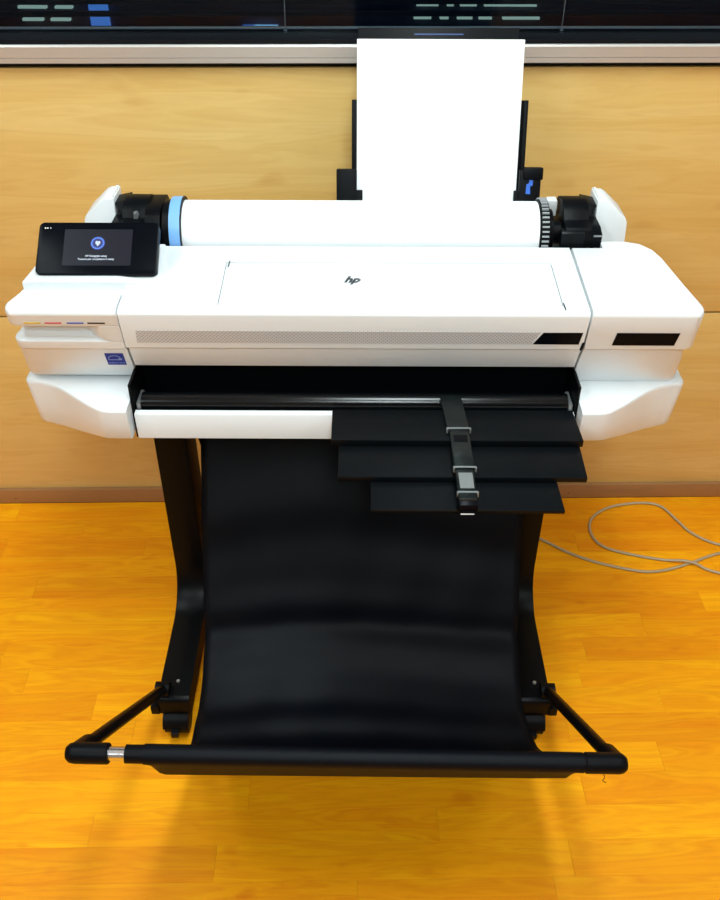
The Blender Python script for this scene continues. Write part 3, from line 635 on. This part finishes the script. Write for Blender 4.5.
# cloth pocket round the bar with its hanging hem
def pocket(x, drop):
    c = barx(x); o = []
    for a in range(-20, 201, 20): o.append((x, c.y-0.0138*math.cos(R(a)), c.z+0.0138*math.sin(R(a))))
    o += [(x, c.y+0.013, c.z-drop*0.5), (x, c.y+0.010, c.z-drop-0.012), (x, c.y+0.004, c.z-drop-0.0145), (x, c.y-0.003, c.z-drop-0.012), (x, c.y-0.010, c.z-drop*0.5)]
    return o
prow = [(-0.2875, 0.000), (-0.284, 0.006), (-0.272, 0.027), (-0.264, 0.031)] + [(-0.26+0.545*i/12, 0.031-0.009*i/12) for i in range(1, 12)] + [(0.285, 0.021), (0.290, 0.013), (0.303, 0.0)]
mesh('hem_pocket', *loft([pocket(x, d) for x, d in prow]), 'cloth', bk, smooth=50)
for s, E_, ax in ((-1, LB, X(-0.3580)), (1, RB, X(0.3620))):
    A0 = Vector((ax, 1.050, 0.109))
    Ed = Vector((1, 0, -0.025))*(-s)
    arm = mesh('basket_arm', *cyl(A0, E_ + Vector((0, 0.004, -0.004)), 0.0098, 16), 'metal_black', bk)
    mesh('arm_socket', *cyl(E_, E_ + (A0-E_).normalized()*0.050, 0.0138, 18), 'black', bk)
    rows = []
    for t_, r_ in ((-0.0135, 0.0045), (-0.0125, 0.0090), (-0.008, 0.0128), (-0.002, 0.0142), (0.0430, 0.0142), (0.0445, 0.0130)):
        c = E_ + Ed*t_; rows.append([c + Vector((0, math.cos(2*math.pi*i/20), math.sin(2*math.pi*i/20)))*r_ for i in range(20)])
    mesh('elbow', *loft(rows), 'black', bk)
    mesh('arm_hinge', *cyl((ax-0.013, 1.052, 0.108), (ax+0.013, 1.052, 0.108), 0.014, 20), 'black', bk)
    hx = X(s*0.366)
    box('arm_stop', min(hx, hx+s*0.016), max(hx, hx+s*0.016), 1.030, 1.050, 0.060, 0.082, 'black', bk, bevel=0.002)
mesh('thread_end', *tube(spline([(0.333, 0.696, 0.400), (0.336, 0.694, 0.392), (0.334, 0.693, 0.386), (0.339, 0.692, 0.383)], 4), 0.0006, 5), 'cloth', bk)

# ------------------------------------------------------------------ cables
pts = [(0.30, 1.62), (0.40, 1.592), (0.4437, 1.5643), (0.4962, 1.5239), (0.5601, 1.4913), (0.6472, 1.466), (0.7058, 1.4696), (0.7701, 1.4926), (0.8505, 1.5261), (1.0, 1.56), (1.12, 1.52), (1.10, 1.43), (0.98, 1.415), (0.8301, 1.4607), (0.7692, 1.4893), (0.659, 1.5149), (0.5831, 1.5446), (0.5594, 1.5928), (0.5726, 1.6466), (0.6259, 1.6877), (0.7056, 1.7042), (0.7531, 1.692), (0.7805, 1.6407), (0.8041, 1.5944), (0.859, 1.5532), (0.99, 1.50), (1.3, 1.46), (1.7, 1.50)]
sp_ = spline([(x, y_, 0.0035) for x, y_ in pts], 8)
done = []
for i, q in enumerate(sp_):                  # later strands ride over earlier ones
    for j in range(0, max(0, i-12)):
        d = (Vector((q.x, q.y)) - Vector((sp_[j].x, sp_[j].y))).length
        if d < 0.03: q.z = max(q.z, 0.0035 + 0.0072*(1-sm(0.006, 0.03, d)))
tag(mesh('network_cable', *tube(sp_, 0.0033, 8), 'cable', smooth=60), 'thin beige cable looping over the orange floor', 'cable')
pc = spline([(-0.345, 1.50, 0.615), (-0.352, 1.51, 0.52), (-0.345, 1.50, 0.44), (-0.325, 1.47, 0.36), (-0.30, 1.46, 0.28), (-0.28, 1.50, 0.15), (-0.24, 1.56, 0.02), (-0.10, 1.62, 0.0045), (0.1, 1.64, 0.0045)], 8)
tag(mesh('power_cord', *tube(pc, 0.004, 8), 'black', smooth=60), 'black power cord hanging behind the stand leg', 'cable')
